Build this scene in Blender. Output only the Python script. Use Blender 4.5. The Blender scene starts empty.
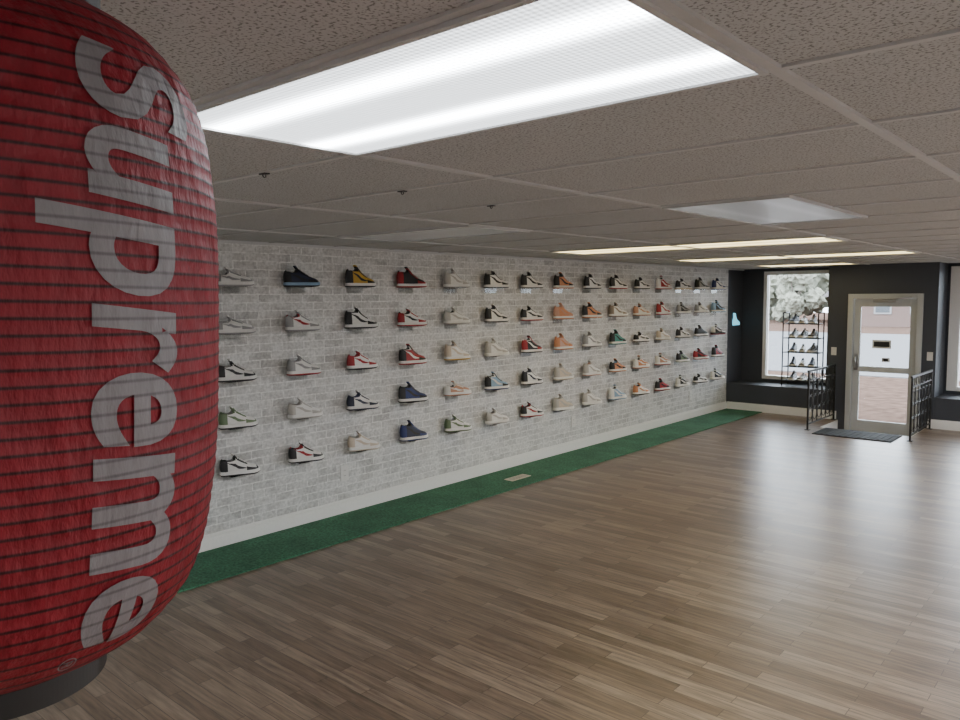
import bpy, bmesh, math, random
import numpy as np
from mathutils import Vector, Matrix
random.seed(7)
D=5.037; H=2.246; YF=11.70; CH=1.82
XR=3.4; YB=-1.8; YW=12.28
sc=bpy.context.scene
# ---------------------------------------------------------------- camera
yaw,pit,rol,f=0.7223808,0.0824414,-0.0073097,757.78
fw=Vector((-math.sin(yaw)*math.cos(pit),math.cos(yaw)*math.cos(pit),-math.sin(pit)))
r=Vector((math.cos(yaw),math.sin(yaw),0)); u=r.cross(fw)
r2=r*math.cos(rol)+u*math.sin(rol); u2=-r*math.sin(rol)+u*math.cos(rol)
cd=bpy.data.cameras.new("camera"); co=bpy.data.objects.new("camera",cd); sc.collection.objects.link(co)
m=Matrix((( r2.x,u2.x,-fw.x,0),(r2.y,u2.y,-fw.y,0),(r2.z,u2.z,-fw.z,CH),(0,0,0,1)))
co.matrix_world=m; cd.sensor_width=36; cd.lens=f/960*36; cd.clip_start=.02; sc.camera=co
# ---------------------------------------------------------------- materials
def newmat(name):
    mt=bpy.data.materials.new(name); mt.use_nodes=True
    nt=mt.node_tree; b=nt.nodes["Principled BSDF"]; return mt,nt,b
def N(nt,t,**k):
    n=nt.nodes.new(t)
    for a,v in k.items():
        if a in n.inputs: n.inputs[a].default_value=v
        else: setattr(n,a,v)
    return n
def simple(name,col,rough=.5,metal=0,bump=0,bscale=60,var=.06,emit=0,spec=None):
    mt,nt,b=newmat(name)
    tc=N(nt,"ShaderNodeTexCoord"); no=N(nt,"ShaderNodeTexNoise"); no.inputs["Scale"].default_value=bscale
    nt.links.new(tc.outputs["Object"],no.inputs["Vector"])
    mx=N(nt,"ShaderNodeMix",data_type='RGBA')
    mx.inputs[6].default_value=(*[c*(1-var) for c in col],1); mx.inputs[7].default_value=(*[min(1,c*(1+var)) for c in col],1)
    nt.links.new(no.outputs["Fac"],mx.inputs[0]); nt.links.new(mx.outputs[2],b.inputs["Base Color"])
    b.inputs["Roughness"].default_value=rough; b.inputs["Metallic"].default_value=metal
    if spec is not None: b.inputs["Specular IOR Level"].default_value=spec
    if bump:
        bp=N(nt,"ShaderNodeBump"); bp.inputs["Strength"].default_value=bump; bp.inputs["Distance"].default_value=.003
        nt.links.new(no.outputs["Fac"],bp.inputs["Height"]); nt.links.new(bp.outputs[0],b.inputs["Normal"])
    if emit:
        nt.links.new(mx.outputs[2],b.inputs["Emission Color"]); b.inputs["Emission Strength"].default_value=emit
    return mt
def math_(nt,op,a,b=None,c=None):
    n=nt.nodes.new("ShaderNodeMath"); n.operation=op
    for i,v in enumerate((a,b,c)):
        if v is None: continue
        if isinstance(v,(int,float)): n.inputs[i].default_value=v
        else: nt.links.new(v,n.inputs[i])
    return n.outputs[0]
def ramp(nt,fac,stops,interp='LINEAR'):
    n=nt.nodes.new("ShaderNodeValToRGB"); n.color_ramp.interpolation=interp
    e=n.color_ramp.elements
    e[0].position=stops[0][0]; e[0].color=(*stops[0][1],1); e[1].position=stops[-1][0]; e[1].color=(*stops[-1][1],1)
    for p,c in stops[1:-1]:
        x=e.new(p); x.color=(*c,1)
    nt.links.new(fac,n.inputs[0]); return n.outputs[0]
def mixc(nt,fac,a,b,bt='MIX'):
    n=nt.nodes.new("ShaderNodeMix"); n.data_type='RGBA'; n.blend_type=bt
    for i,v in ((0,fac),(6,a),(7,b)):
        if isinstance(v,(int,float)): n.inputs[i].default_value=v
        elif isinstance(v,tuple): n.inputs[i].default_value=(*v,1)
        else: nt.links.new(v,n.inputs[i])
    return n.outputs[2]
# wallpaper brick
def mat_brick():
    mt,nt,b=newmat("whitewashed_brick_wallpaper")
    tc=N(nt,"ShaderNodeTexCoord"); sp=N(nt,"ShaderNodeSeparateXYZ"); nt.links.new(tc.outputs["Object"],sp.inputs[0])
    cb=N(nt,"ShaderNodeCombineXYZ"); nt.links.new(sp.outputs[1],cb.inputs[0]); nt.links.new(sp.outputs[2],cb.inputs[1])
    n1=N(nt,"ShaderNodeTexNoise"); n1.inputs["Scale"].default_value=18; nt.links.new(cb.outputs[0],n1.inputs["Vector"])
    va=N(nt,"ShaderNodeVectorMath",operation='SCALE'); va.inputs["Scale"].default_value=.012; nt.links.new(n1.outputs["Color"],va.inputs[0])
    vb=N(nt,"ShaderNodeVectorMath",operation='ADD'); nt.links.new(cb.outputs[0],vb.inputs[0]); nt.links.new(va.outputs[0],vb.inputs[1])
    br=N(nt,"ShaderNodeTexBrick"); nt.links.new(vb.outputs[0],br.inputs["Vector"])
    br.inputs["Scale"].default_value=1; br.inputs["Brick Width"].default_value=.20; br.inputs["Row Height"].default_value=.062
    br.inputs["Mortar Size"].default_value=.0055; br.inputs["Mortar Smooth"].default_value=.4; br.inputs["Bias"].default_value=0
    br.inputs["Color1"].default_value=(.65,.64,.62,1); br.inputs["Color2"].default_value=(.45,.445,.435,1); br.inputs["Mortar"].default_value=(.82,.815,.79,1)
    n2=N(nt,"ShaderNodeTexNoise"); n2.inputs["Scale"].default_value=7; n2.inputs["Detail"].default_value=8; n2.inputs["Roughness"].default_value=.7
    nt.links.new(cb.outputs[0],n2.inputs["Vector"])
    f=ramp(nt,n2.outputs["Fac"],[(.43,(0,0,0)),(.65,(1,1,1))])
    c=mixc(nt,f,br.outputs["Color"],(.77,.765,.745))
    n3=N(nt,"ShaderNodeTexNoise"); n3.inputs["Scale"].default_value=45; n3.inputs["Detail"].default_value=4; nt.links.new(cb.outputs[0],n3.inputs["Vector"])
    f3=ramp(nt,n3.outputs["Fac"],[(.3,(.62,.62,.62)),(.6,(1,1,1))])
    c=mixc(nt,.8,c,f3,'MULTIPLY')
    nt.links.new(c,b.inputs["Base Color"]); b.inputs["Roughness"].default_value=.6
    return mt
def mat_floor():
    mt,nt,b=newmat("laminate_planks")
    tc=N(nt,"ShaderNodeTexCoord")
    br=N(nt,"ShaderNodeTexBrick",offset=.37,offset_frequency=2,squash=1.0); nt.links.new(tc.outputs["Object"],br.inputs["Vector"])
    br.inputs["Scale"].default_value=1; br.inputs["Brick Width"].default_value=.66; br.inputs["Row Height"].default_value=.074
    br.inputs["Mortar Size"].default_value=.0014; br.inputs["Bias"].default_value=0
    br.inputs["Color1"].default_value=(0,0,0,1); br.inputs["Color2"].default_value=(1,1,1,1); br.inputs["Mortar"].default_value=(.2,.2,.2,1)
    mp=N(nt,"ShaderNodeMapping"); mp.inputs["Scale"].default_value=(1.6,22,1); nt.links.new(tc.outputs["Object"],mp.inputs[0])
    va=N(nt,"ShaderNodeVectorMath",operation='SCALE'); va.inputs["Scale"].default_value=7; nt.links.new(br.outputs["Color"],va.inputs[0])
    vb=N(nt,"ShaderNodeVectorMath",operation='ADD'); nt.links.new(mp.outputs[0],vb.inputs[0]); nt.links.new(va.outputs[0],vb.inputs[1])
    no=N(nt,"ShaderNodeTexNoise"); no.inputs["Scale"].default_value=2.2; no.inputs["Detail"].default_value=7; no.inputs["Roughness"].default_value=.65; nt.links.new(vb.outputs[0],no.inputs["Vector"])
    base=ramp(nt,br.outputs["Color"],[(0,(.160,.110,.074)),(.5,(.235,.170,.120)),(1,(.330,.252,.187))])
    g=ramp(nt,no.outputs["Fac"],[(.32,(.38,.35,.33)),(.64,(1.2,1.17,1.13))])
    c=mixc(nt,.9,base,g,'MULTIPLY')
    mo=mixc(nt,br.outputs["Fac"],c,(.05,.035,.025))
    nt.links.new(mo,b.inputs["Base Color"])
    rr=N(nt,"ShaderNodeMapRange"); rr.inputs[3].default_value=.25; rr.inputs[4].default_value=.42; nt.links.new(no.outputs["Fac"],rr.inputs[0]); nt.links.new(rr.outputs[0],b.inputs["Roughness"])
    bp=N(nt,"ShaderNodeBump"); bp.inputs["Strength"].default_value=.3; bp.inputs["Distance"].default_value=.002; nt.links.new(no.outputs["Fac"],bp.inputs["Height"]); nt.links.new(bp.outputs[0],b.inputs["Normal"])
    b.inputs["Specular IOR Level"].default_value=.9
    return mt
def mat_ceiling():
    mt,nt,b=newmat("acoustic_tile")
    tc=N(nt,"ShaderNodeTexCoord")
    n1=N(nt,"ShaderNodeTexNoise"); n1.inputs["Scale"].default_value=150; n1.inputs["Detail"].default_value=2; nt.links.new(tc.outputs["Object"],n1.inputs["Vector"])
    f=ramp(nt,n1.outputs["Fac"],[(.36,(.42,.41,.40)),(.47,(1,1,1))])
    n2=N(nt,"ShaderNodeTexNoise"); n2.inputs["Scale"].default_value=1.2; nt.links.new(tc.outputs["Object"],n2.inputs["Vector"])
    c0=mixc(nt,n2.outputs["Fac"],(.48,.485,.49),(.56,.565,.57))
    c=mixc(nt,1.0,c0,f,'MULTIPLY')
    nt.links.new(c,b.inputs["Base Color"]); b.inputs["Roughness"].default_value=.9
    bp=N(nt,"ShaderNodeBump"); bp.inputs["Strength"].default_value=.3; bp.inputs["Distance"].default_value=.002; nt.links.new(n1.outputs["Fac"],bp.inputs["Height"]); nt.links.new(bp.outputs[0],b.inputs["Normal"])
    return mt
def mat_turf():
    mt,nt,b=newmat("green_turf")
    tc=N(nt,"ShaderNodeTexCoord"); n1=N(nt,"ShaderNodeTexNoise"); n1.inputs["Scale"].default_value=60; n1.inputs["Detail"].default_value=5; nt.links.new(tc.outputs["Object"],n1.inputs["Vector"])
    n2=N(nt,"ShaderNodeTexNoise"); n2.inputs["Scale"].default_value=3; nt.links.new(tc.outputs["Object"],n2.inputs["Vector"])
    a=ramp(nt,n1.outputs["Fac"],[(.3,(.022,.10,.052)),(.7,(.075,.25,.14))])
    g=ramp(nt,n2.outputs["Fac"],[(.3,(.7,.7,.7)),(.7,(1.1,1.1,1.1))])
    nt.links.new(mixc(nt,1,a,g,'MULTIPLY'),b.inputs["Base Color"]); b.inputs["Roughness"].default_value=.9
    bp=N(nt,"ShaderNodeBump"); bp.inputs["Strength"].default_value=.8; bp.inputs["Distance"].default_value=.006; nt.links.new(n1.outputs["Fac"],bp.inputs["Height"]); nt.links.new(bp.outputs[0],b.inputs["Normal"])
    return mt
def mat_diffuser(on,col,dirx=True,tube=6.0):
    mt,nt,b=newmat("prismatic_diffuser")
    tc=N(nt,"ShaderNodeTexCoord"); sp=N(nt,"ShaderNodeSeparateXYZ"); nt.links.new(tc.outputs["Object"],sp.inputs[0])
    along=sp.outputs[0] if dirx else sp.outputs[1]; acr=sp.outputs[1] if dirx else sp.outputs[0]
    d=math_(nt,'SUBTRACT',math_(nt,'ABSOLUTE',acr),.145)
    g=math_(nt,'POWER',2.718,math_(nt,'MULTIPLY',math_(nt,'MULTIPLY',d,d),-700))
    s1=math_(nt,'SINE',math_(nt,'MULTIPLY',along,480)); s2=math_(nt,'SINE',math_(nt,'MULTIPLY',acr,480))
    pr=math_(nt,'MULTIPLY_ADD',math_(nt,'ADD',s1,s2),.20,.85)
    st=math_(nt,'MULTIPLY',math_(nt,'MULTIPLY_ADD',g,tube,1.0),math_(nt,'MULTIPLY',pr,on))
    bc=.8 if on>1 else .45
    b.inputs["Base Color"].default_value=(bc,bc,bc,1); b.inputs["Roughness"].default_value=.25
    b.inputs["Emission Color"].default_value=(*col,1); nt.links.new(st,b.inputs["Emission Strength"])
    bp=N(nt,"ShaderNodeBump"); bp.inputs["Strength"].default_value=.4; bp.inputs["Distance"].default_value=.002; nt.links.new(pr,bp.inputs["Height"]); nt.links.new(bp.outputs[0],b.inputs["Normal"])
    return mt
def mat_clear(name,tint=(.9,.95,.95),a=.8):
    mt=bpy.data.materials.new(name); mt.use_nodes=True; nt=mt.node_tree; nt.nodes.clear()
    o=N(nt,"ShaderNodeOutputMaterial"); t=N(nt,"ShaderNodeBsdfTransparent"); t.inputs[0].default_value=(*tint,1)
    g=N(nt,"ShaderNodeBsdfGlossy"); g.inputs["Roughness"].default_value=.05; fr=N(nt,"ShaderNodeFresnel"); fr.inputs[0].default_value=1.45
    mx=N(nt,"ShaderNodeMixShader"); nt.links.new(fr.outputs[0],mx.inputs[0]); nt.links.new(t.outputs[0],mx.inputs[1]); nt.links.new(g.outputs[0],mx.inputs[2]); nt.links.new(mx.outputs[0],o.inputs[0])
    return mt
M_brick=mat_brick(); M_floor=mat_floor(); M_ceil=mat_ceiling(); M_turf=mat_turf()
M_white=simple("white_trim_paint",(.82,.81,.78),.45)
M_tbar=simple("ceiling_grid_metal",(.56,.56,.56),.5)
M_dark=simple("charcoal_wall_paint",(.052,.058,.072),.6,bump=.1)
M_cream=simple("cream_wall_paint",(.78,.77,.75),.7)
M_black=simple("black_iron",(.012,.012,.013),.4)
M_plate=simple("white_plastic",(.7,.69,.66),.4)
M_glass=mat_clear("window_glass",(.97,.98,.98))
M_acr=mat_clear("clear_acrylic",(.88,.9,.9))
M_vent=simple("beige_vent",(.62,.55,.42),.4,.2)
M_doorp=simple("grey_white_door_paint",(.48,.50,.50),.45)
M_steel=simple("brushed_steel",(.4,.4,.4),.3,1)
# ---------------------------------------------------------------- mesh builder
class MB:
    def __init__(s,name,mats,origin=(0,0,0)):
        s.bm=bmesh.new(); s.name=name; s.mats=mats; s.o=Vector(origin)
    def box(s,a,b,mi=0,bev=0,rot=None):
        a=Vector(a);b=Vector(b); c=(a+b)/2; d=b-a
        res=bmesh.ops.create_cube(s.bm,size=1.0); vs=res['verts']
        for v in vs: v.co=Vector((v.co.x*d.x,v.co.y*d.y,v.co.z*d.z))
        if rot is not None:
            for v in vs: v.co=rot@v.co
        for v in vs: v.co+=c-s.o
        fs=set(q for v in vs for q in v.link_faces)
        for q in fs: q.material_index=mi
        if bev:
            es=set(e for q in fs for e in q.edges)
            rb=bmesh.ops.bevel(s.bm,geom=list(es),offset=bev,segments=2,affect='EDGES',profile=.5)
            for q in rb['faces']: q.material_index=mi
        return s
    def bar(s,p,q,rad,mi=0,seg=8,square=False):
        p=Vector(p)-s.o;q=Vector(q)-s.o; d=q-p; L=d.length
        res=bmesh.ops.create_cone(s.bm,cap_ends=True,segments=4 if square else seg,radius1=rad,radius2=rad,depth=L)
        R=d.to_track_quat('Z','Y').to_matrix()
        if square: R=R@Matrix.Rotation(math.pi/4,3,'Z')
        for v in res['verts']: v.co=R@v.co+(p+q)/2
        for w_ in set(w_ for v in res['verts'] for w_ in v.link_faces): w_.material_index=mi; w_.smooth=not square
        return s
    def torus(s,c,R,rr,axis='X',mi=0,n=20,k=6,arc=(0,2*math.pi)):
        c=Vector(c)-s.o; rings=[]; full=abs(arc[1]-arc[0]-2*math.pi)<1e-4
        for i in range(n if full else n+1):
            t=arc[0]+(arc[1]-arc[0])*i/n; ring=[]
            for j in range(k):
                w=2*math.pi*j/k; rad=R+rr*math.cos(w); h=rr*math.sin(w)
                a,b2=rad*math.cos(t),rad*math.sin(t)
                v={'X':(h,a,b2),'Y':(a,h,b2),'Z':(a,b2,h)}[axis]
                ring.append(s.bm.verts.new(c+Vector(v)))
            rings.append(ring)
        m_=len(rings)
        for i in range(m_ if full else m_-1):
            A=rings[i];B=rings[(i+1)%m_]
            for j in range(k):
                q=s.bm.faces.new((A[j],A[(j+1)%k],B[(j+1)%k],B[j])); q.material_index=mi; q.smooth=True
        return s
    def quad(s,pts,mi=0):
        q=s.bm.faces.new([s.bm.verts.new(Vector(p)-s.o) for p in pts]); q.material_index=mi; return s
    def done(s,parent=None,rec=True):
        if rec: bmesh.ops.recalc_face_normals(s.bm,faces=s.bm.faces[:])
        me=bpy.data.meshes.new(s.name); s.bm.to_mesh(me); s.bm.free()
        for m_ in s.mats: me.materials.append(m_)
        ob=bpy.data.objects.new(s.name,me); sc.collection.objects.link(ob); ob.location=s.o
        if parent: ob.parent=parent; ob.location=s.o-parent.location
        return ob
# ---------------------------------------------------------------- shell
PX0,PX1,PY0=-3.34,-2.20,10.86   # sunken entry
b=MB("floor",[M_floor,M_white])
T=.2
b.box((-D-.1,YB-.1,-T-.02),(XR+.1,PY0,0)); b.box((-D-.1,PY0,-T-.02),(PX0,YW+.1,0)); b.box((PX1,PY0,-T-.02),(XR+.1,YW+.1,0))
b.box((PX0,PY0,-T-.02),(PX1,YF+.15,-.17))
b.box((PX0,PY0,-.169),(PX0+.012,YF-.03,-.004),1); b.box((PX1-.012,PY0,-.169),(PX1,YF-.03,-.004),1)
b.done()
b=MB("ceiling",[M_ceil]); b.box((-D-.1,YB-.1,H),(XR+.1,YW+.1,H+.1)); b.done()
b=MB("wall_left",[M_brick]); b.box((-D-.1,YB-.1,0),(-D,YF,H)); b.done()
b=MB("wall_right",[M_cream]); b.box((XR,YB-.1,0),(XR+.1,YW+.1,H)); b.done()
b=MB("wall_back",[M_cream]); b.box((-D,YB-.1,0),(XR,YB,H)); b.done()
DX0,DX1,DZ=-3.24,-2.29,1.83
WL,WR=-3.52,-2.12
def wbox(*bx):
    b=MB("wall_far",[M_dark])
    for a,c in bx: b.box(a,c)
    b.done()
W1=(-4.68,-3.62); W2=(-2.08,3.2); WZ=(.47,2.20)
wbox(((WL,YF,-.17),(DX0,YF+.12,H)),((WL,YF+.12,0),(WL+.1,YW+.1,H)))
wbox(((DX1,YF,-.17),(WR,YF+.12,H)),((WR-.1,YF+.12,0),(WR,YW+.1,H)))
wbox(((DX0,YF,DZ),(DX1,YF+.12,H)))
wbox(((-D-.1,YF,0),(-D,YW+.1,H)))
wbox(((-D,YW,0),(W1[0],YW+.1,H))); wbox(((W1[1],YW,0),(WL,YW+.1,H))); wbox(((W1[0],YW,0),(W1[1],YW+.1,WZ[0]))); wbox(((W1[0],YW,WZ[1]),(W1[1],YW+.1,H)))
wbox(((WR,YW,0),(W2[0],YW+.1,H))); wbox(((W2[1],YW,0),(XR,YW+.1,H))); wbox(((W2[0],YW,0),(W2[1],YW+.1,WZ[0]))); wbox(((W2[0],YW,WZ[1]),(W2[1],YW+.1,H)))
b=MB("window_ledge",[M_dark]); b.box((-D,YF,0),(WL,YW,.42),bev=.004); b.done()
b=MB("window_ledge",[M_dark]); b.box((WR,YF,0),(XR,YW,.42),bev=.004); b.done()
def window(n,x0,x1,mull):
    b=MB("window_%d"%n,[M_white,M_glass])
    y0,y1=YW-.03,YW+.09; w=.055
    wl=.055 if n==1 else .13
    z0,z1=WZ
    b.box((x0,y0,z0),(x0+wl,y1,z1),bev=.004); b.box((x1-w,y0,z0),(x1,y1,z1),bev=.004)
    b.box((x0+wl,y0,z0),(x1-w,y1,z0+w)); b.box((x0+wl,y0,z1-w),(x1-w,y1,z1))
    for m_ in mull: b.box((m_-.03,y0,z0+w),(m_+.03,y1,z1-w))
    b.box((x0+wl,YW+.05,z0+w),(x1-w,YW+.056,z1-w),1)
    b.done()
window(1,*W1,[]); window(2,*W2,[-.3,1.45])
# door
b=MB("door_1",[M_doorp,M_glass,M_steel,M_plate,M_black])
y0,y1=YF-.03,YF+.13
b.box((DX0,y0,-.17),(DX0+.07,y1,DZ),bev=.004); b.box((DX1-.07,y0,-.17),(DX1,y1,DZ),bev=.004); b.box((DX0+.07,y0,DZ-.07),(DX1-.07,y1,DZ))
lx0,lx1=DX0+.075,DX1-.075; ly0,ly1=YF+.03,YF+.075
b.box((lx0,ly0,-.165),(lx0+.085,ly1,DZ-.075),bev=.003); b.box((lx1-.085,ly0,-.165),(lx1,ly1,DZ-.075),bev=.003)
b.box((lx0+.085,ly0,DZ-.18),(lx1-.085,ly1,DZ-.075)); b.box((lx0+.085,ly0,-.165),(lx1-.085,ly1,.02)); b.box((lx0+.085,ly0,.72),(lx1-.085,ly1,.80))
b.box((lx0+.085,YF+.05,.02),(lx1-.085,YF+.056,.72),1); b.box((lx0+.085,YF+.05,.80),(lx1-.085,YF+.056,DZ-.18),1)
b.box((lx0+.25,ly0-.06,DZ-.12),(lx0+.55,ly0,DZ-.07),2,bev=.006); b.bar((lx0+.3,ly0-.04,DZ-.09),(lx1-.05,ly0-.12,DZ-.05),.008,2)
b.box((lx0+.02,ly0-.02,.74),(lx0+.07,ly0,.98),2,bev=.004); b.bar((lx0+.045,ly0-.06,.78),(lx0+.045,ly0-.06,.94),.01,2)
b.bar((lx0+.045,ly0-.06,.79),(lx0+.045,ly0,.79),.006,2); b.bar((lx0+.045,ly0-.06,.93),(lx0+.045,ly0,.93),.006,2)
for px,pz,pw,ph in ((-2.80,1.12,.24,.12),(-2.74,.90,.10,.06)):
    b.box((px-pw/2,YF+.040,pz-ph/2),(px+pw/2,YF+.049,pz+ph/2),3)
    b.box((px-pw/2+.02,YF+.038,pz-ph*.3),(px+pw/2-.02,YF+.0405,pz+ph*.3),4)
b.done()
def base(name,a,b_,t=.016,h=.125):
    b=MB(name,[M_white]); x0,y0=a;x1,y1=b_
    if abs(x1-x0)<1e-6:
        b.box((x0,y0,0),(x0+t,y1,h-.02),bev=.002); b.box((x0,y0,h-.02),(x0+t*.6,y1,h),bev=.002)
    else:
        b.box((x0,y0-t,0),(x1,y0,h-.02),bev=.002); b.box((x0,y0-t*.6,h-.02),(x1,y0,h),bev=.002)
    return b.done()
base("baseboard_left",(-D,YB),(-D,YF)); base("baseboard_far",(-D+.02,YF),(PX0-.02,YF)); base("baseboard_far",(PX1+.01,YF),(XR,YF))
b=MB("green_turf_runner",[M_turf]); b.box((-D+.017,YB+.02,0.0005),(-4.44,YF-.02,.012),bev=.003); b.done()
# ---------------------------------------------------------------- ceiling grid + fixtures
GX=[-.545+1.22*k for k in range(-4,4)]; GY=[.855+.61*k for k in range(-4,19)]
b=MB("ceiling_grid",[M_tbar])
for x in GX:
    if -D<x<XR: b.box((x-.012,YB,H-.008),(x+.012,YW,H+.002)); 
for y in GY:
    if YB<y<YW: b.box((-D,y-.009,H-.006),(XR,y+.009,H+.001))
b.box((-D,YB,H-.02),(-D+.02,YW,H)); b.done()
def fixture(x0,x1,y0,y1,on,col,dirx=True,tube=6.):
    c=((x0+x1)/2,(y0+y1)/2,H)
    b=MB("fluorescent_ceiling_light",[M_tbar,mat_diffuser(on,col,dirx,tube)],c); w=.014; g=.010
    b.box((x0+g,y0+g,H-.014),(x0+g+w,y1-g,H-.001)); b.box((x1-g-w,y0+g,H-.014),(x1-g,y1-g,H-.001))
    b.box((x0+g+w,y0+g,H-.014),(x1-g-w,y0+g+w,H-.001)); b.box((x0+g+w,y1-g-w,H-.014),(x1-g-w,y1-g,H-.001))
    b.box((x0+g+w,y0+g+w,H-.009),(x1-g-w,y1-g-w,H-.003),1)
    return b.done()
cool=(.88,.94,1.0); warm=(1.0,.80,.36); neu=(.98,.985,1.0)
def cell(i,j,on,col,**k): return fixture(GX[i],GX[i+1],GY[j],GY[j+1],on,col,**k)
cell(3,4,2.6,cool,tube=9.)
fixture(-1.765,-1.155,GY[8],GY[10],.16,(.9,.95,1),False,.5)
cell(1,8,.03,cool,tube=.5)
cell(1,12,2.4,warm,tube=2); cell(2,12,2.4,warm,tube=2); cell(1,16,2.4,warm,tube=2); cell(2,16,2.4,warm,tube=2); cell(1,20,2.4,warm,tube=2)
for j in (6,9,12,15,18): cell(5,j,16.5,neu)  # unseen fixtures added right of the view as strong fill light
cell(5,2,8,neu); cell(2,0,5,neu)  # more added fill fixtures, out of view beside and behind the camera
# ---------------------------------------------------------------- sneaker
def interp(tab,s):
    xs=[a for a,_ in tab]; ys=[c for _,c in tab]; return float(np.interp(s,xs,ys))
HW=[(0,.016),(.03,.027),(.08,.034),(.2,.037),(.4,.038),(.5,.041),(.65,.049),(.78,.051),(.87,.045),(.93,.036),(.97,.025),(1,.010)]
TOPS={'hi':[(0,.135),(.03,.150),(.1,.156),(.2,.150),(.3,.154),(.36,.160),(.42,.146),(.5,.122),(.6,.100),(.7,.084),(.8,.074),(.9,.064),(.96,.052),(1,.034)],
'lo':[(0,.088),(.03,.100),(.1,.100),(.2,.090),(.3,.094),(.36,.116),(.42,.112),(.5,.102),(.6,.090),(.7,.080),(.8,.071),(.9,.062),(.96,.050),(1,.034)],
'mid':[(0,.115),(.03,.128),(.1,.130),(.2,.120),(.3,.126),(.36,.140),(.42,.130),(.5,.114),(.6,.096),(.7,.082),(.8,.072),(.9,.063),(.96,.051),(1,.034)]}
L=.275
def sneaker_mesh(kind):
    top=TOPS[kind]; bm=bmesh.new(); z0=.022
    def surf(s,a):
        hw=interp(HW,s); zt=interp(top,s); h=zt-z0
        ank=max(0,min(1,(.42-s)/.15))
        ca,sa=math.cos(a),math.sin(a)
        p=.75-.25*ank; 
        zz=abs(sa)**(.85-.3*ank)
        wx=hw*(1-.22*ank*zz - .12*(1-ank)*zz)
        x=math.copysign(abs(ca)**p,ca)*wx
        y=-L/2+s*L
        if s<.1: y+= .010*math.sin(zz*math.pi)*(1-s/.1)*-.6
        return Vector((x,y,z0+h*zz))
    S=[0,.015,.04,.07,.10]+[.13+.03*i for i in range(26)]+[.91,.94,.965,.985,1.0]
    A=[math.pi*i/28 for i in range(29)]
    rows=[]
    for s in S:
        row=[]
        for i,a in enumerate(A):
            v=surf(s,a)
            if .06<s<.30 and 9<=i<=19: v.z-=.05 if 10<=i<=18 else .02
            row.append(bm.verts.new(v))
        rows.append(row)
    for i in range(len(S)-1):
        sm=(S[i]+S[i+1])/2
        for j in range(28):
            q=bm.faces.new((rows[i][j],rows[i+1][j],rows[i+1][j+1],rows[i][j+1])); q.smooth=True
            aj=abs(j+.5-14)*20/28
            mi=0
            if sm>.9: mi=1
            elif sm>.64 and aj>6.4: mi=1
            elif sm<.15 and aj>3.: mi=1
            elif .06<sm<.30 and aj<4: mi=4
            elif sm<=.36 and aj<5: mi=5
            elif .40<sm<.68:
                if aj<1.6: mi=4 if sm<.5 else 6
                elif aj<4.2: mi=1
            elif .34<=sm<=.40 and aj<3.2: mi=1
            q.material_index=mi
    bm.faces.new([v for v in rows[0]]).material_index=1
    bm.faces.new([v for v in reversed(rows[-1])]).material_index=1
    tz=interp(top,.36); prev=None
    for k in range(5):
        t=k/4; yy=-L/2+(.44-.14*t)*L; zz=tz-.03+.05*t; hw_=.022*(1-.15*t)
        row=[bm.verts.new(Vector((hw_*math.cos(a),yy+.006*math.sin(a),zz+.004*math.sin(a)))) for a in [math.pi*j/6 for j in range(7)]]
        row2=[bm.verts.new(Vector((v.co.x,v.co.y-.010,v.co.z))) for v in reversed(row)]
        row=row+row2
        if prev:
            for j in range(len(row)):
                q=bm.faces.new((prev[j],prev[(j+1)%len(row)],row[(j+1)%len(row)],row[j])); q.material_index=1 if k<4 else 0; q.smooth=True
        prev=row
    bm.faces.new(prev).material_index=0
    def ring(z,g,lift=0):
        pts=[]; n=24
        ss=[0]+[ (1-math.cos(math.pi*i/n))/2 for i in range(1,n)]+[1]
        for s in ss: pts.append((interp(HW,s)+g, -L/2-g*1.2+s*(L+g*2.4), s))
        out=[Vector((x,y,z+lift*max(0,(s-.8)/.2)**2)) for x,y,s in pts]+[Vector((-x,y,z+lift*max(0,(s-.8)/.2)**2)) for x,y,s in reversed(pts)]
        return [bm.verts.new(v) for v in out]
    R=[ring(0,.001,.010),ring(.004,.004,.009),ring(.010,.005,.007),ring(.011,.0045,.007),ring(.030,.0035,.006),ring(.034,.001,.004)]
    mats=[3,3,3,2,2]
    for k in range(5):
        n=len(R[k])
        for i in range(n):
            q=bm.faces.new((R[k][i],R[k][(i+1)%n],R[k+1][(i+1)%n],R[k+1][i])); q.material_index=mats[k]; q.smooth=True
    bm.faces.new(list(reversed(R[0]))).material_index=3; bm.faces.new(R[-1]).material_index=2
    for sg in (0,1):
        prev=None
        for k in range(19):
            t=k/18
            s=.64-.56*t
            am=.40*(1-t)**2+.12*2*t*(1-t)+.80*t*t
            wd=.20*math.sin(math.pi*min(1,(t*.85)**.7))*(1 if t<.6 else 1-(t-.6)*1.9)+.02
            pts=[]
            for aa in (am-wd/2,am+wd/2):
                a=aa if sg==0 else math.pi-aa
                v=surf(s,a); v.x*=1.04; v.x+=math.copysign(.0018,v.x); pts.append(bm.verts.new(v))
            if prev:
                q=bm.faces.new((prev[0],prev[1],pts[1],pts[0])); q.material_index=5; q.smooth=True
            prev=pts
    for k in range(6):
        s=.42+.043*k; pr=None
        for j in range(9):
            a=math.pi*(.34+.32*j/8)
            v=surf(s,a); v.z+=.004; v2=v+Vector((0,.007,-.003)); 
            q=[bm.verts.new(v),bm.verts.new(v2)]
            if pr: bm.faces.new((pr[0],pr[1],q[1],q[0])).material_index=6
            pr=q
    bmesh.ops.recalc_face_normals(bm,faces=bm.faces[:])
    me=bpy.data.meshes.new("sneaker_"+kind); bm.to_mesh(me); bm.free()
    return me
SM={k:sneaker_mesh(k) for k in TOPS}
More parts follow.
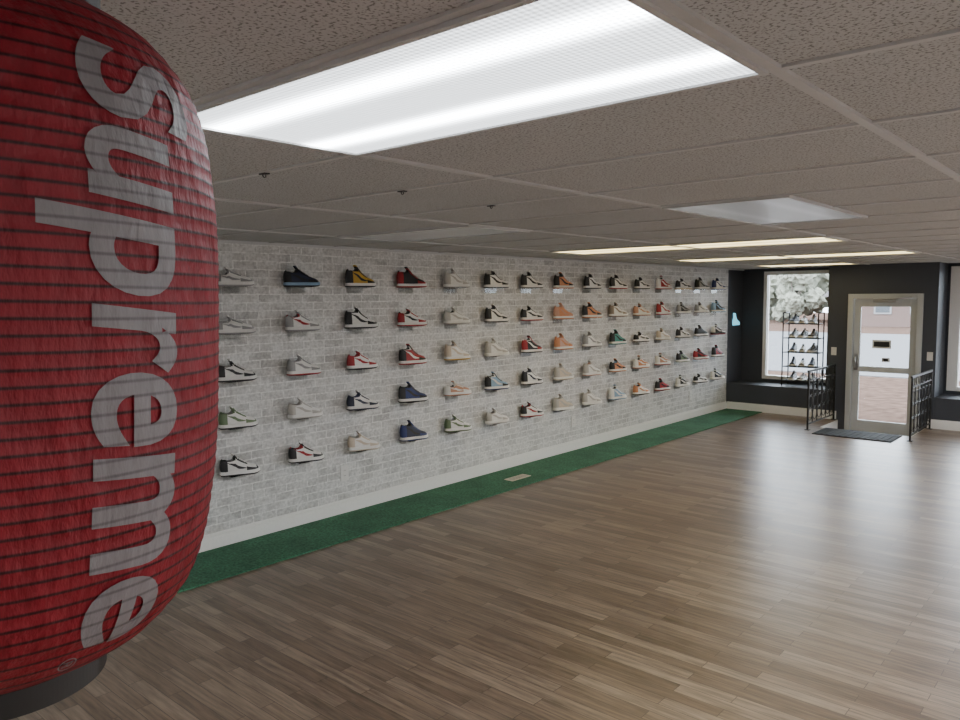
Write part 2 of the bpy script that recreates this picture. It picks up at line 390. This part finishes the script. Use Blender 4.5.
C={'w':(.80,.79,.76),'k':(.014,.014,.016),'r':(.36,.015,.022),'b':(.014,.03,.14),'n':(.014,.02,.05),'g':(.32,.32,.32),'y':(.58,.35,.04),
'o':(.62,.25,.11),'p':(.62,.38,.30),'c':(.62,.53,.42),'t':(.06,.28,.24),'l':(.27,.42,.58),'e':(.48,.46,.42),'m':(.14,.20,.10),'a':(.30,.24,.19),'s':(.55,.29,.19)}
MC={k:simple("sneaker_leather_"+k,v,.45,var=.1) for k,v in C.items()}
for me in SM.values():
    for k in 'wwwwwww': me.materials.append(MC[k])
def sneaker(loc,spec,rotz=0,parent=None,scale=1,name="sneaker"):
    kind,cs=spec
    ob=bpy.data.objects.new(name,SM[kind]); sc.collection.objects.link(ob)
    for i,c in enumerate(cs):
        ob.material_slots[i].link='OBJECT'; ob.material_slots[i].material=MC[c]
    ob.rotation_euler=(0,0,rotz); ob.scale=(scale,)*3
    if parent: ob.parent=parent; loc=Vector(loc)-parent.location
    ob.location=loc
    return ob
def sp(kind,base,over,sole='w',out=None,lin='k',st=None,lace=None):
    return (kind,(base,over,sole,out or over,lin,st or over,lace or base))
cols=[
 [sp('lo','w','g'),sp('lo','w','g',lin='w'),sp('mid','w','k',lin='w'),sp('mid','w','m','w','k','g'),sp('mid','w','k','w','k','g')],
 [sp('mid','n','k','l','k'),sp('mid','w','g',st='r'),sp('mid','w','g','w','r','g'),sp('mid','w','e',lin='e'),sp('mid','w','k','w','k','r','r')],
 [sp('hi','y','k','w','k',st='k'),sp('hi','w','k','w','k','k'),sp('mid','w','r','w','k','r'),sp('mid','w','n','w','n','b'),sp('mid','w','c','w','c','e')],
 [sp('hi','k','r','w','r',st='k'),sp('mid','w','r','w','r','k','k'),sp('hi','r','k','w','r',st='w'),sp('hi','b','k','w','k'),sp('hi','n','b','w','b',st='k')],
 [sp('hi','w','e','w','g','g'),sp('mid','w','e'),sp('hi','w','c','w','y','g'),sp('lo','s','w','w','s'),sp('mid','w','m','w','m','g')],
 [sp('hi','w','k','w','k'),sp('hi','w','k','w','k','n'),sp('hi','w','e','w','w','w'),sp('hi','l','k','w','b','k','w'),sp('mid','w','e','w','e','g')],
 [sp('hi','w','k','w','k'),sp('mid','w','k','w','r'),sp('hi','k','r','w','k',st='w'),sp('hi','w','k','w','k',st='n'),sp('mid','w','k','w','r','k','r')],
 [sp('hi','o','k','w','o'),sp('hi','o','s','w','o','s'),sp('hi','p','o','w','o','p'),sp('hi','c','e','w','c','e'),sp('hi','c','e','w','w','e')],
 [sp('hi','w','k','w','k'),sp('hi','o','k','w','o','k'),sp('hi','w','g','w','g','g'),sp('hi','w','e','w','p','p'),sp('hi','w','e','w','w','e')],
 [sp('hi','w','k','w','r'),sp('hi','w','a','w','a','k'),sp('hi','t','k','w','t','k'),sp('mid','o','k','w','o','l'),sp('hi','l','w','w','l','k')],
 [sp('mid','w','k'),sp('mid','w','s','w','s'),sp('lo','w','k','w','k'),sp('mid','o','w','w','o'),sp('mid','w','o','w','k')],
 [sp('hi','r','w','w','r','k'),sp('hi','w','r','w','r'),sp('mid','w','c'),sp('mid','s','w','w','r'),sp('mid','r','k','w','r')],
 [sp('mid','w','k','w','y'),sp('mid','k','g'),sp('mid','w','k','w','k'),sp('mid','m','k','w','m'),sp('mid','k','w')],
 [sp('hi','g','k'),sp('mid','w','g'),sp('mid','k','k','w','k'),sp('mid','k','r'),sp('lo','w','k','w','k')],
 [sp('hi','w','b'),sp('hi','k','l'),sp('mid','k','w','k','r'),sp('hi','r','k'),sp('mid','n','w')],
]
ZR=[1.912,1.570,1.228,.886,.538]
Y0,DY=2.945,.587
shelf=MB("acrylic_shoe_shelves",[M_acr])
for ci,col in enumerate([cols[12],cols[1]]+cols):
    y=Y0+DY*(ci-2)
    for ri,spx in enumerate(col):
        z=ZR[ri]
        sneaker((-D+.085,y,z),spx,math.radians(random.uniform(-20,-6)))
        shelf.box((-D,y-.09,z-.004),(-D+.12,y+.09,z-.0005)); shelf.box((-D,y-.09,z-.05),(-D+.003,y+.09,z-.004))
shelf.done()
# ---------------------------------------------------------------- outlets, vent
def outlet(loc,face,name="wall_outlet"):
    b=MB(name,[M_plate,M_black],loc); x,y,z=loc
    if face=='X':
        b.box((x,y-.042,z-.066),(x+.007,y+.042,z+.066),bev=.002)
        for dz in (-.022,.022):
            b.box((x+.006,y-.015,z+dz-.013),(x+.0085,y+.015,z+dz+.013),bev=.001)
            for dy in (-.006,.006): b.box((x+.008,y+dy-.001,z+dz-.005),(x+.0092,y+dy+.001,z+dz+.005),1)
    else:
        b.box((x-.036,y-.007,z-.058),(x+.036,y,z+.058),bev=.002); b.box((x-.006,y-.014,z-.012),(x+.006,y-.006,z+.012),bev=.001)
    return b.done()
for yy in (3.97,7.37,10.42): outlet((-D,yy,.35),'X')
outlet((-3.42,YF,1.0),'Y',"light_switch"); outlet((-2.19,YF,.98),'Y',"light_switch")
b=MB("floor_vent",[M_vent,M_black]); vx,vy=-4.67,5.86
b.box((vx-.055,vy-.15,.0122),(vx+.055,vy+.15,.017),bev=.001)
for i in range(10): b.box((vx-.04,vy-.12+i*.025,.0168),(vx+.04,vy-.115+i*.025,.0175),1)
b.done()
# ---------------------------------------------------------------- railings
def railing(x,ya,yb):
    b=MB("iron_railing",[M_black]); h=.80
    for y in (ya,yb): b.bar((x,y,0),(x,y,h),.015,square=True); b.box((x-.03,y-.03,0),(x+.03,y+.03,.008))
    b.bar((x,ya-.03,h),(x,yb,h),.018,square=True); b.bar((x,ya,.08),(x,yb,.08),.010,square=True); b.bar((x,ya,h-.13),(x,yb,h-.13),.009,square=True)
    n=6
    for i in range(1,n):
        y=ya+(yb-ya)*i/n; b.bar((x,y,.08),(x,y,h-.13),.007,square=True)
    for i in range(n):
        y=ya+(yb-ya)*(i+.5)/n; rr=(yb-ya)/n/2-.006
        b.torus((x,y,h-.065),min(rr,.055),.005); 
        for zz in (.20,.37,.54): b.torus((x,y,zz),rr*.9,.005)
    return b.done()
railing(-3.385,10.53,11.66); railing(-2.145,10.50,11.62)
b=MB("door_mat",[simple("black_rubber_mat",(.015,.015,.016),.8,bump=.5)]); b.box((-3.24,10.25,.0005),(-2.30,10.82,.012),bev=.004)
for i in range(12): b.box((-3.22+i*.075,10.28,.012),(-3.19+i*.075,10.79,.016))
b.done()
# ---------------------------------------------------------------- shoe rack on ledge
rk=bpy.data.objects.new("shoe_rack",None); sc.collection.objects.link(rk); rk.location=(-3.92,12.0,.42)
b=MB("rack_frame",[M_black],(-3.92,12.0,.42))
x0,x1,ya,yb=-4.22,-3.70,11.87,12.13
for x in (x0,x1):
    for y in (ya,yb): b.bar((x,y,.421),(x,y,1.55),.010)
    b.bar((x,ya,1.55),(x,yb,1.55),.010)
zs=[.50,.72,.94,1.16,1.38]
for z in zs:
    for y in np.linspace(ya,yb,5): b.bar((x0,y,z),(x1,y,z),.005)
    for x in (x0,x1): b.bar((x,ya,z),(x,yb,z),.006)
fr=b.done(rk)
for z in zs[:]:
    for k,x in enumerate((-4.10,-3.96,-3.82)):
        ss=random.choice([sp('lo','k','k'),sp('mid','k','g'),sp('mid','n','k'),sp('lo','w','k'),sp('mid','a','k')])
        sneaker((x,12.0,z+.006),ss,math.pi+random.uniform(-.2,.2),rk,.88,"display_sneaker_%d"%(k+1))
b=MB("sneaker_wall_sign",[simple("cyan_sign_light",(.20,.65,.85),.4,emit=1.3),M_black])
prof=[(0,0),(.26,0),(.27,.03),(.24,.06),(.17,.08),(.12,.13),(.1,.19),(.02,.2),(.03,.13),(0,.07)]
yc,zc=11.88,1.34
vs=[]
for xx,off in ((-D+.004,0),(-D+.016,0)):
    vs.append([b.bm.verts.new((xx,yc+p[0],zc+p[1])) for p in prof])
b.bm.faces.new(vs[0]); b.bm.faces.new(vs[1]); n=len(prof)
for i in range(n): b.bm.faces.new((vs[0][i],vs[0][(i+1)%n],vs[1][(i+1)%n],vs[1][i]))
b.box((-D,yc+.1,zc+.04),(-D+.005,yc+.14,zc+.08),1); b.done()
# ---------------------------------------------------------------- lantern
LX,LY,LZ=-.928,.260,1.782; LR,LH=.233,.345
PROF=[(0,1),(.27,.997),(.42,.985),(.61,.95),(.72,.91),(.8,.86),(.9,.74),(.95,.65),(1.0,.46)]
def prad(t): return float(np.interp(abs(t),[a for a,_ in PROF],[c for _,c in PROF]))
tt=np.linspace(-1,1,401); rv=np.array([prad(t) for t in tt]); ker=np.hanning(25); ker/=ker.sum(); pad=np.pad(rv,12,mode='edge'); rs=np.convolve(pad,ker,'valid')
def rad(z): return LR*float(np.interp(z/LH,tt,rs))
NR=48
def mat_lantern(name,ca,cb_,cl,transl,bumpd):
    mt=bpy.data.materials.new(name); mt.use_nodes=True; nt=mt.node_tree; b=nt.nodes["Principled BSDF"]; out=nt.nodes["Material Output"]
    tc=N(nt,"ShaderNodeTexCoord"); sp_=N(nt,"ShaderNodeSeparateXYZ"); nt.links.new(tc.outputs["Object"],sp_.inputs[0])
    ph=math_(nt,'FRACT',math_(nt,'MULTIPLY_ADD',sp_.outputs[2],NR/(2*LH),NR/2+.5+100))
    d=math_(nt,'ABSOLUTE',math_(nt,'SUBTRACT',ph,.5))
    line=ramp(nt,d,[(.04,(1,1,1)),(.16,(0,0,0))])
    mp=N(nt,"ShaderNodeMapping"); mp.inputs["Scale"].default_value=(1,1,.35); nt.links.new(tc.outputs["Object"],mp.inputs[0])
    no=N(nt,"ShaderNodeTexNoise"); no.inputs["Scale"].default_value=42; no.inputs["Detail"].default_value=5; nt.links.new(mp.outputs[0],no.inputs["Vector"])
    c=mixc(nt,no.outputs["Fac"],ca,cb_)
    c=mixc(nt,line,c,cl)
    nt.links.new(c,b.inputs["Base Color"]); b.inputs["Roughness"].default_value=.55
    bp=N(nt,"ShaderNodeBump"); bp.inputs["Strength"].default_value=1.0; bp.inputs["Distance"].default_value=bumpd; nt.links.new(no.outputs["Fac"],bp.inputs["Height"]); nt.links.new(bp.outputs[0],b.inputs["Normal"])
    tr=N(nt,"ShaderNodeBsdfTranslucent"); nt.links.new(c,tr.inputs[0]); mx=N(nt,"ShaderNodeMixShader"); mx.inputs[0].default_value=transl
    nt.links.new(b.outputs[0],mx.inputs[1]); nt.links.new(tr.outputs[0],mx.inputs[2]); nt.links.new(mx.outputs[0],out.inputs[0])
    return mt
lan=bpy.data.objects.new("paper_lantern",None); sc.collection.objects.link(lan); lan.location=(LX,LY,LZ)
body=bpy.data.objects.new("lantern_body",None); sc.collection.objects.link(body); body.parent=lan
TILT=math.radians(2.2)
body.matrix_local=Matrix.Rotation(TILT,4,fw)
def lathe(name,pts,mats,mis=None,seg=128,smooth=True):
    bm=bmesh.new(); rows=[]
    for rr,z in pts: rows.append([bm.verts.new((rr*math.cos(2*math.pi*i/seg),rr*math.sin(2*math.pi*i/seg),z)) for i in range(seg)])
    for k in range(len(rows)-1):
        for i in range(seg):
            q=bm.faces.new((rows[k][i],rows[k][(i+1)%seg],rows[k+1][(i+1)%seg],rows[k+1][i])); q.smooth=smooth
            if mis: q.material_index=mis[k]
    me=bpy.data.meshes.new(name); bm.to_mesh(me); bm.free()
    for m_ in mats: me.materials.append(m_)
    ob=bpy.data.objects.new(name,me); sc.collection.objects.link(ob); ob.parent=body; return ob
pts=[]
for i in range(NR*6+1):
    z=-LH+2*LH*i/(NR*6); pts.append((rad(z)-.0008*abs(math.sin(math.pi*i/6)),z))
lathe("paper_body",pts,[mat_lantern("red_lantern_paper",(.17,.003,.010),(.30,.010,.023),(.040,.0015,.004),.25,.012)])
M_ring=simple("black_lantern_ring",(.010,.009,.009),.5)
rb=LR*.455
for sg,nm in ((-1,"bottom_ring"),(1,"top_ring")):
    z=sg*LH
    p=[(rb-.006,z),(rb+.004,z),(rb+.004,z+sg*.030),(rb-.012,z+sg*.030),(rb-.012,z),(rb-.006,z)]
    lathe(nm,p,[M_ring],smooth=False)
b=MB("hanger",[M_ring],(LX,LY,LZ)); zt=LZ+LH+.028
b.bar((LX-rb,LY,zt-.01),(LX+rb,LY,zt-.01),.003); 
b.bar((LX,LY,zt-.01),(LX,LY,H-.012),.002); b.torus((LX,LY,H-.018),.010,.002,'X'); b.done(lan)
M_print=mat_lantern("grey_print",(.13,.115,.12),(.215,.195,.20),(.10,.085,.09),.0,.006)
ang0=math.atan2(-LY,-LX); ZT=.279; TH0=math.radians(20); LEN=.570; cap=.72
def wrap_text(name,body_txt,xoff,length,height,yoff,off,shear):
    txt=bpy.data.curves.new(name,"FONT"); txt.body=body_txt; txt.size=1; txt.offset=off; txt.shear=shear; txt.space_character=1.02; txt.resolution_u=6
    to=bpy.data.objects.new("tmp_text",txt); sc.collection.objects.link(to)
    bpy.context.view_layer.update()
    me=bpy.data.meshes.new_from_object(to.evaluated_get(bpy.context.evaluated_depsgraph_get())); bpy.data.objects.remove(to)
    bm=bmesh.new(); bm.from_mesh(me)
    if not bm.verts: bm.free(); return
    xs=[v.co.x for v in bm.verts]; x0_,x1_=min(xs),max(xs)
    for v in bm.verts:
        v.co.x=xoff+(v.co.x-x0_)/(x1_-x0_)*length
        v.co.y=yoff+v.co.y/cap*height
    for it in range(8):
        bmesh.ops.triangulate(bm,faces=bm.faces[:])
        es=[e for e in bm.edges if e.calc_length()>.011]
        if not es: break
        bmesh.ops.subdivide_edges(bm,edges=es,cuts=1)
    for v in bm.verts:
        z=ZT-v.co.x; th=ang0+TH0+v.co.y/LR
        rr=rad(z)+.0012
        v.co=Vector((rr*math.cos(th),rr*math.sin(th),z))
    for q in bm.faces: q.smooth=True
    me2=bpy.data.meshes.new(name); bm.to_mesh(me2); bm.free(); me2.materials.append(M_print)
    lo=bpy.data.objects.new(name,me2); sc.collection.objects.link(lo); lo.parent=body
wrap_text("lettering","Supreme",0,LEN,.134,0,.020,.12)
wrap_text("registered_mark","\u00ae",LEN+.004,.017,.021,-.016,0,0)
# ---------------------------------------------------------------- ceiling hooks
for x,y in ((-2.25,1.465),(-2.23,2.075),(-2.29,2.685)):
    b=MB("ceiling_hook",[M_black]); b.box((x-.018,y-.010,H-.010),(x+.018,y+.010,H-.006)); b.torus((x,y,H-.013),.006,.002,'X'); b.done()
# ---------------------------------------------------------------- outside
M_gr=simple("gravel_ground",(.10,.066,.052),.9,bscale=5,var=.8,spec=0)
b=MB("ground_outside",[M_gr]); b.box((-60,YW+.15,-.5),(60,90,-.19)); b.done()
b=MB("parking_lot",[simple("asphalt",(.17,.17,.175),.9,bscale=6,var=.1,spec=0)]); b.box((-40,YW+8,-.2),(30,YW+30,-.17)); b.done()
def house(x,y,w,d,h,colr):
    b=MB("house",[simple("siding",colr,.8),simple("roof_shingle",(.10,.09,.09),.9,spec=.1),simple("house_window",(.06,.07,.08),.2),simple("house_trim",(.25,.25,.25))])
    b.box((x,y,-.2),(x+w,y+d,h))
    p=[(x-.4,y-.4,h),(x+w+.4,y-.4,h),(x+w+.4,y+d/2,h+1.2),(x-.4,y+d/2,h+1.2)]; b.quad(p,1)
    p=[(x-.4,y+d+.4,h),(x+w+.4,y+d+.4,h),(x+w+.4,y+d/2,h+1.2),(x-.4,y+d/2,h+1.2)]; b.quad(p,1)
    n=int(w/2)
    for i in range(n):
        b.box((x+.6+i*2,y-.06,.6),(x+1.6+i*2,y-.005,1.6),3); b.box((x+.7+i*2,y-.08,.7),(x+1.5+i*2,y-.05,1.5),2)
    b.done()
house(-15.5,52,11,7,1.7,(.15,.10,.085))
M_leaf=simple("foliage",(.27,.275,.22),.9,bump=1,bscale=3,var=.4,spec=.1); M_bark=simple("bark",(.14,.12,.10),.9)
def tree(x,y,h):
    b=MB("tree",[M_bark,M_leaf]); b.bar((x,y,-.2),(x,y,h*.5),.15)
    for i in range(18):
        c=Vector((x+random.uniform(-1,1)*h*.36,y+random.uniform(-1,1)*h*.2,h*.48+random.uniform(-1,1)*h*.38)); rd=h*random.uniform(.10,.17)
        b.bar((x,y,h*.2),tuple(c),.05)
        res=bmesh.ops.create_icosphere(b.bm,subdivisions=3,radius=rd)
        for v in res['verts']: v.co=v.co*(1+random.uniform(-.25,.25))+c
        for fc in set(q for v in res['verts'] for q in v.link_faces): fc.material_index=1
    b.done()
for x,y,h in ((-30,62,7),(-26,60,6.4),(-22,62,7),(-18,61,6.5),(-14,63,7),(-10,62,7),(-6,62,7),(-1,60,7),(-24,56,4.6),(-19.5,57,4.4)): tree(x,y,h)
# ---------------------------------------------------------------- world
w=bpy.data.worlds.new("overcast_sky"); sc.world=w; w.use_nodes=True; bg=w.node_tree.nodes["Background"]
bg.inputs[0].default_value=(.80,.89,1.0,1); bg.inputs[1].default_value=12.5
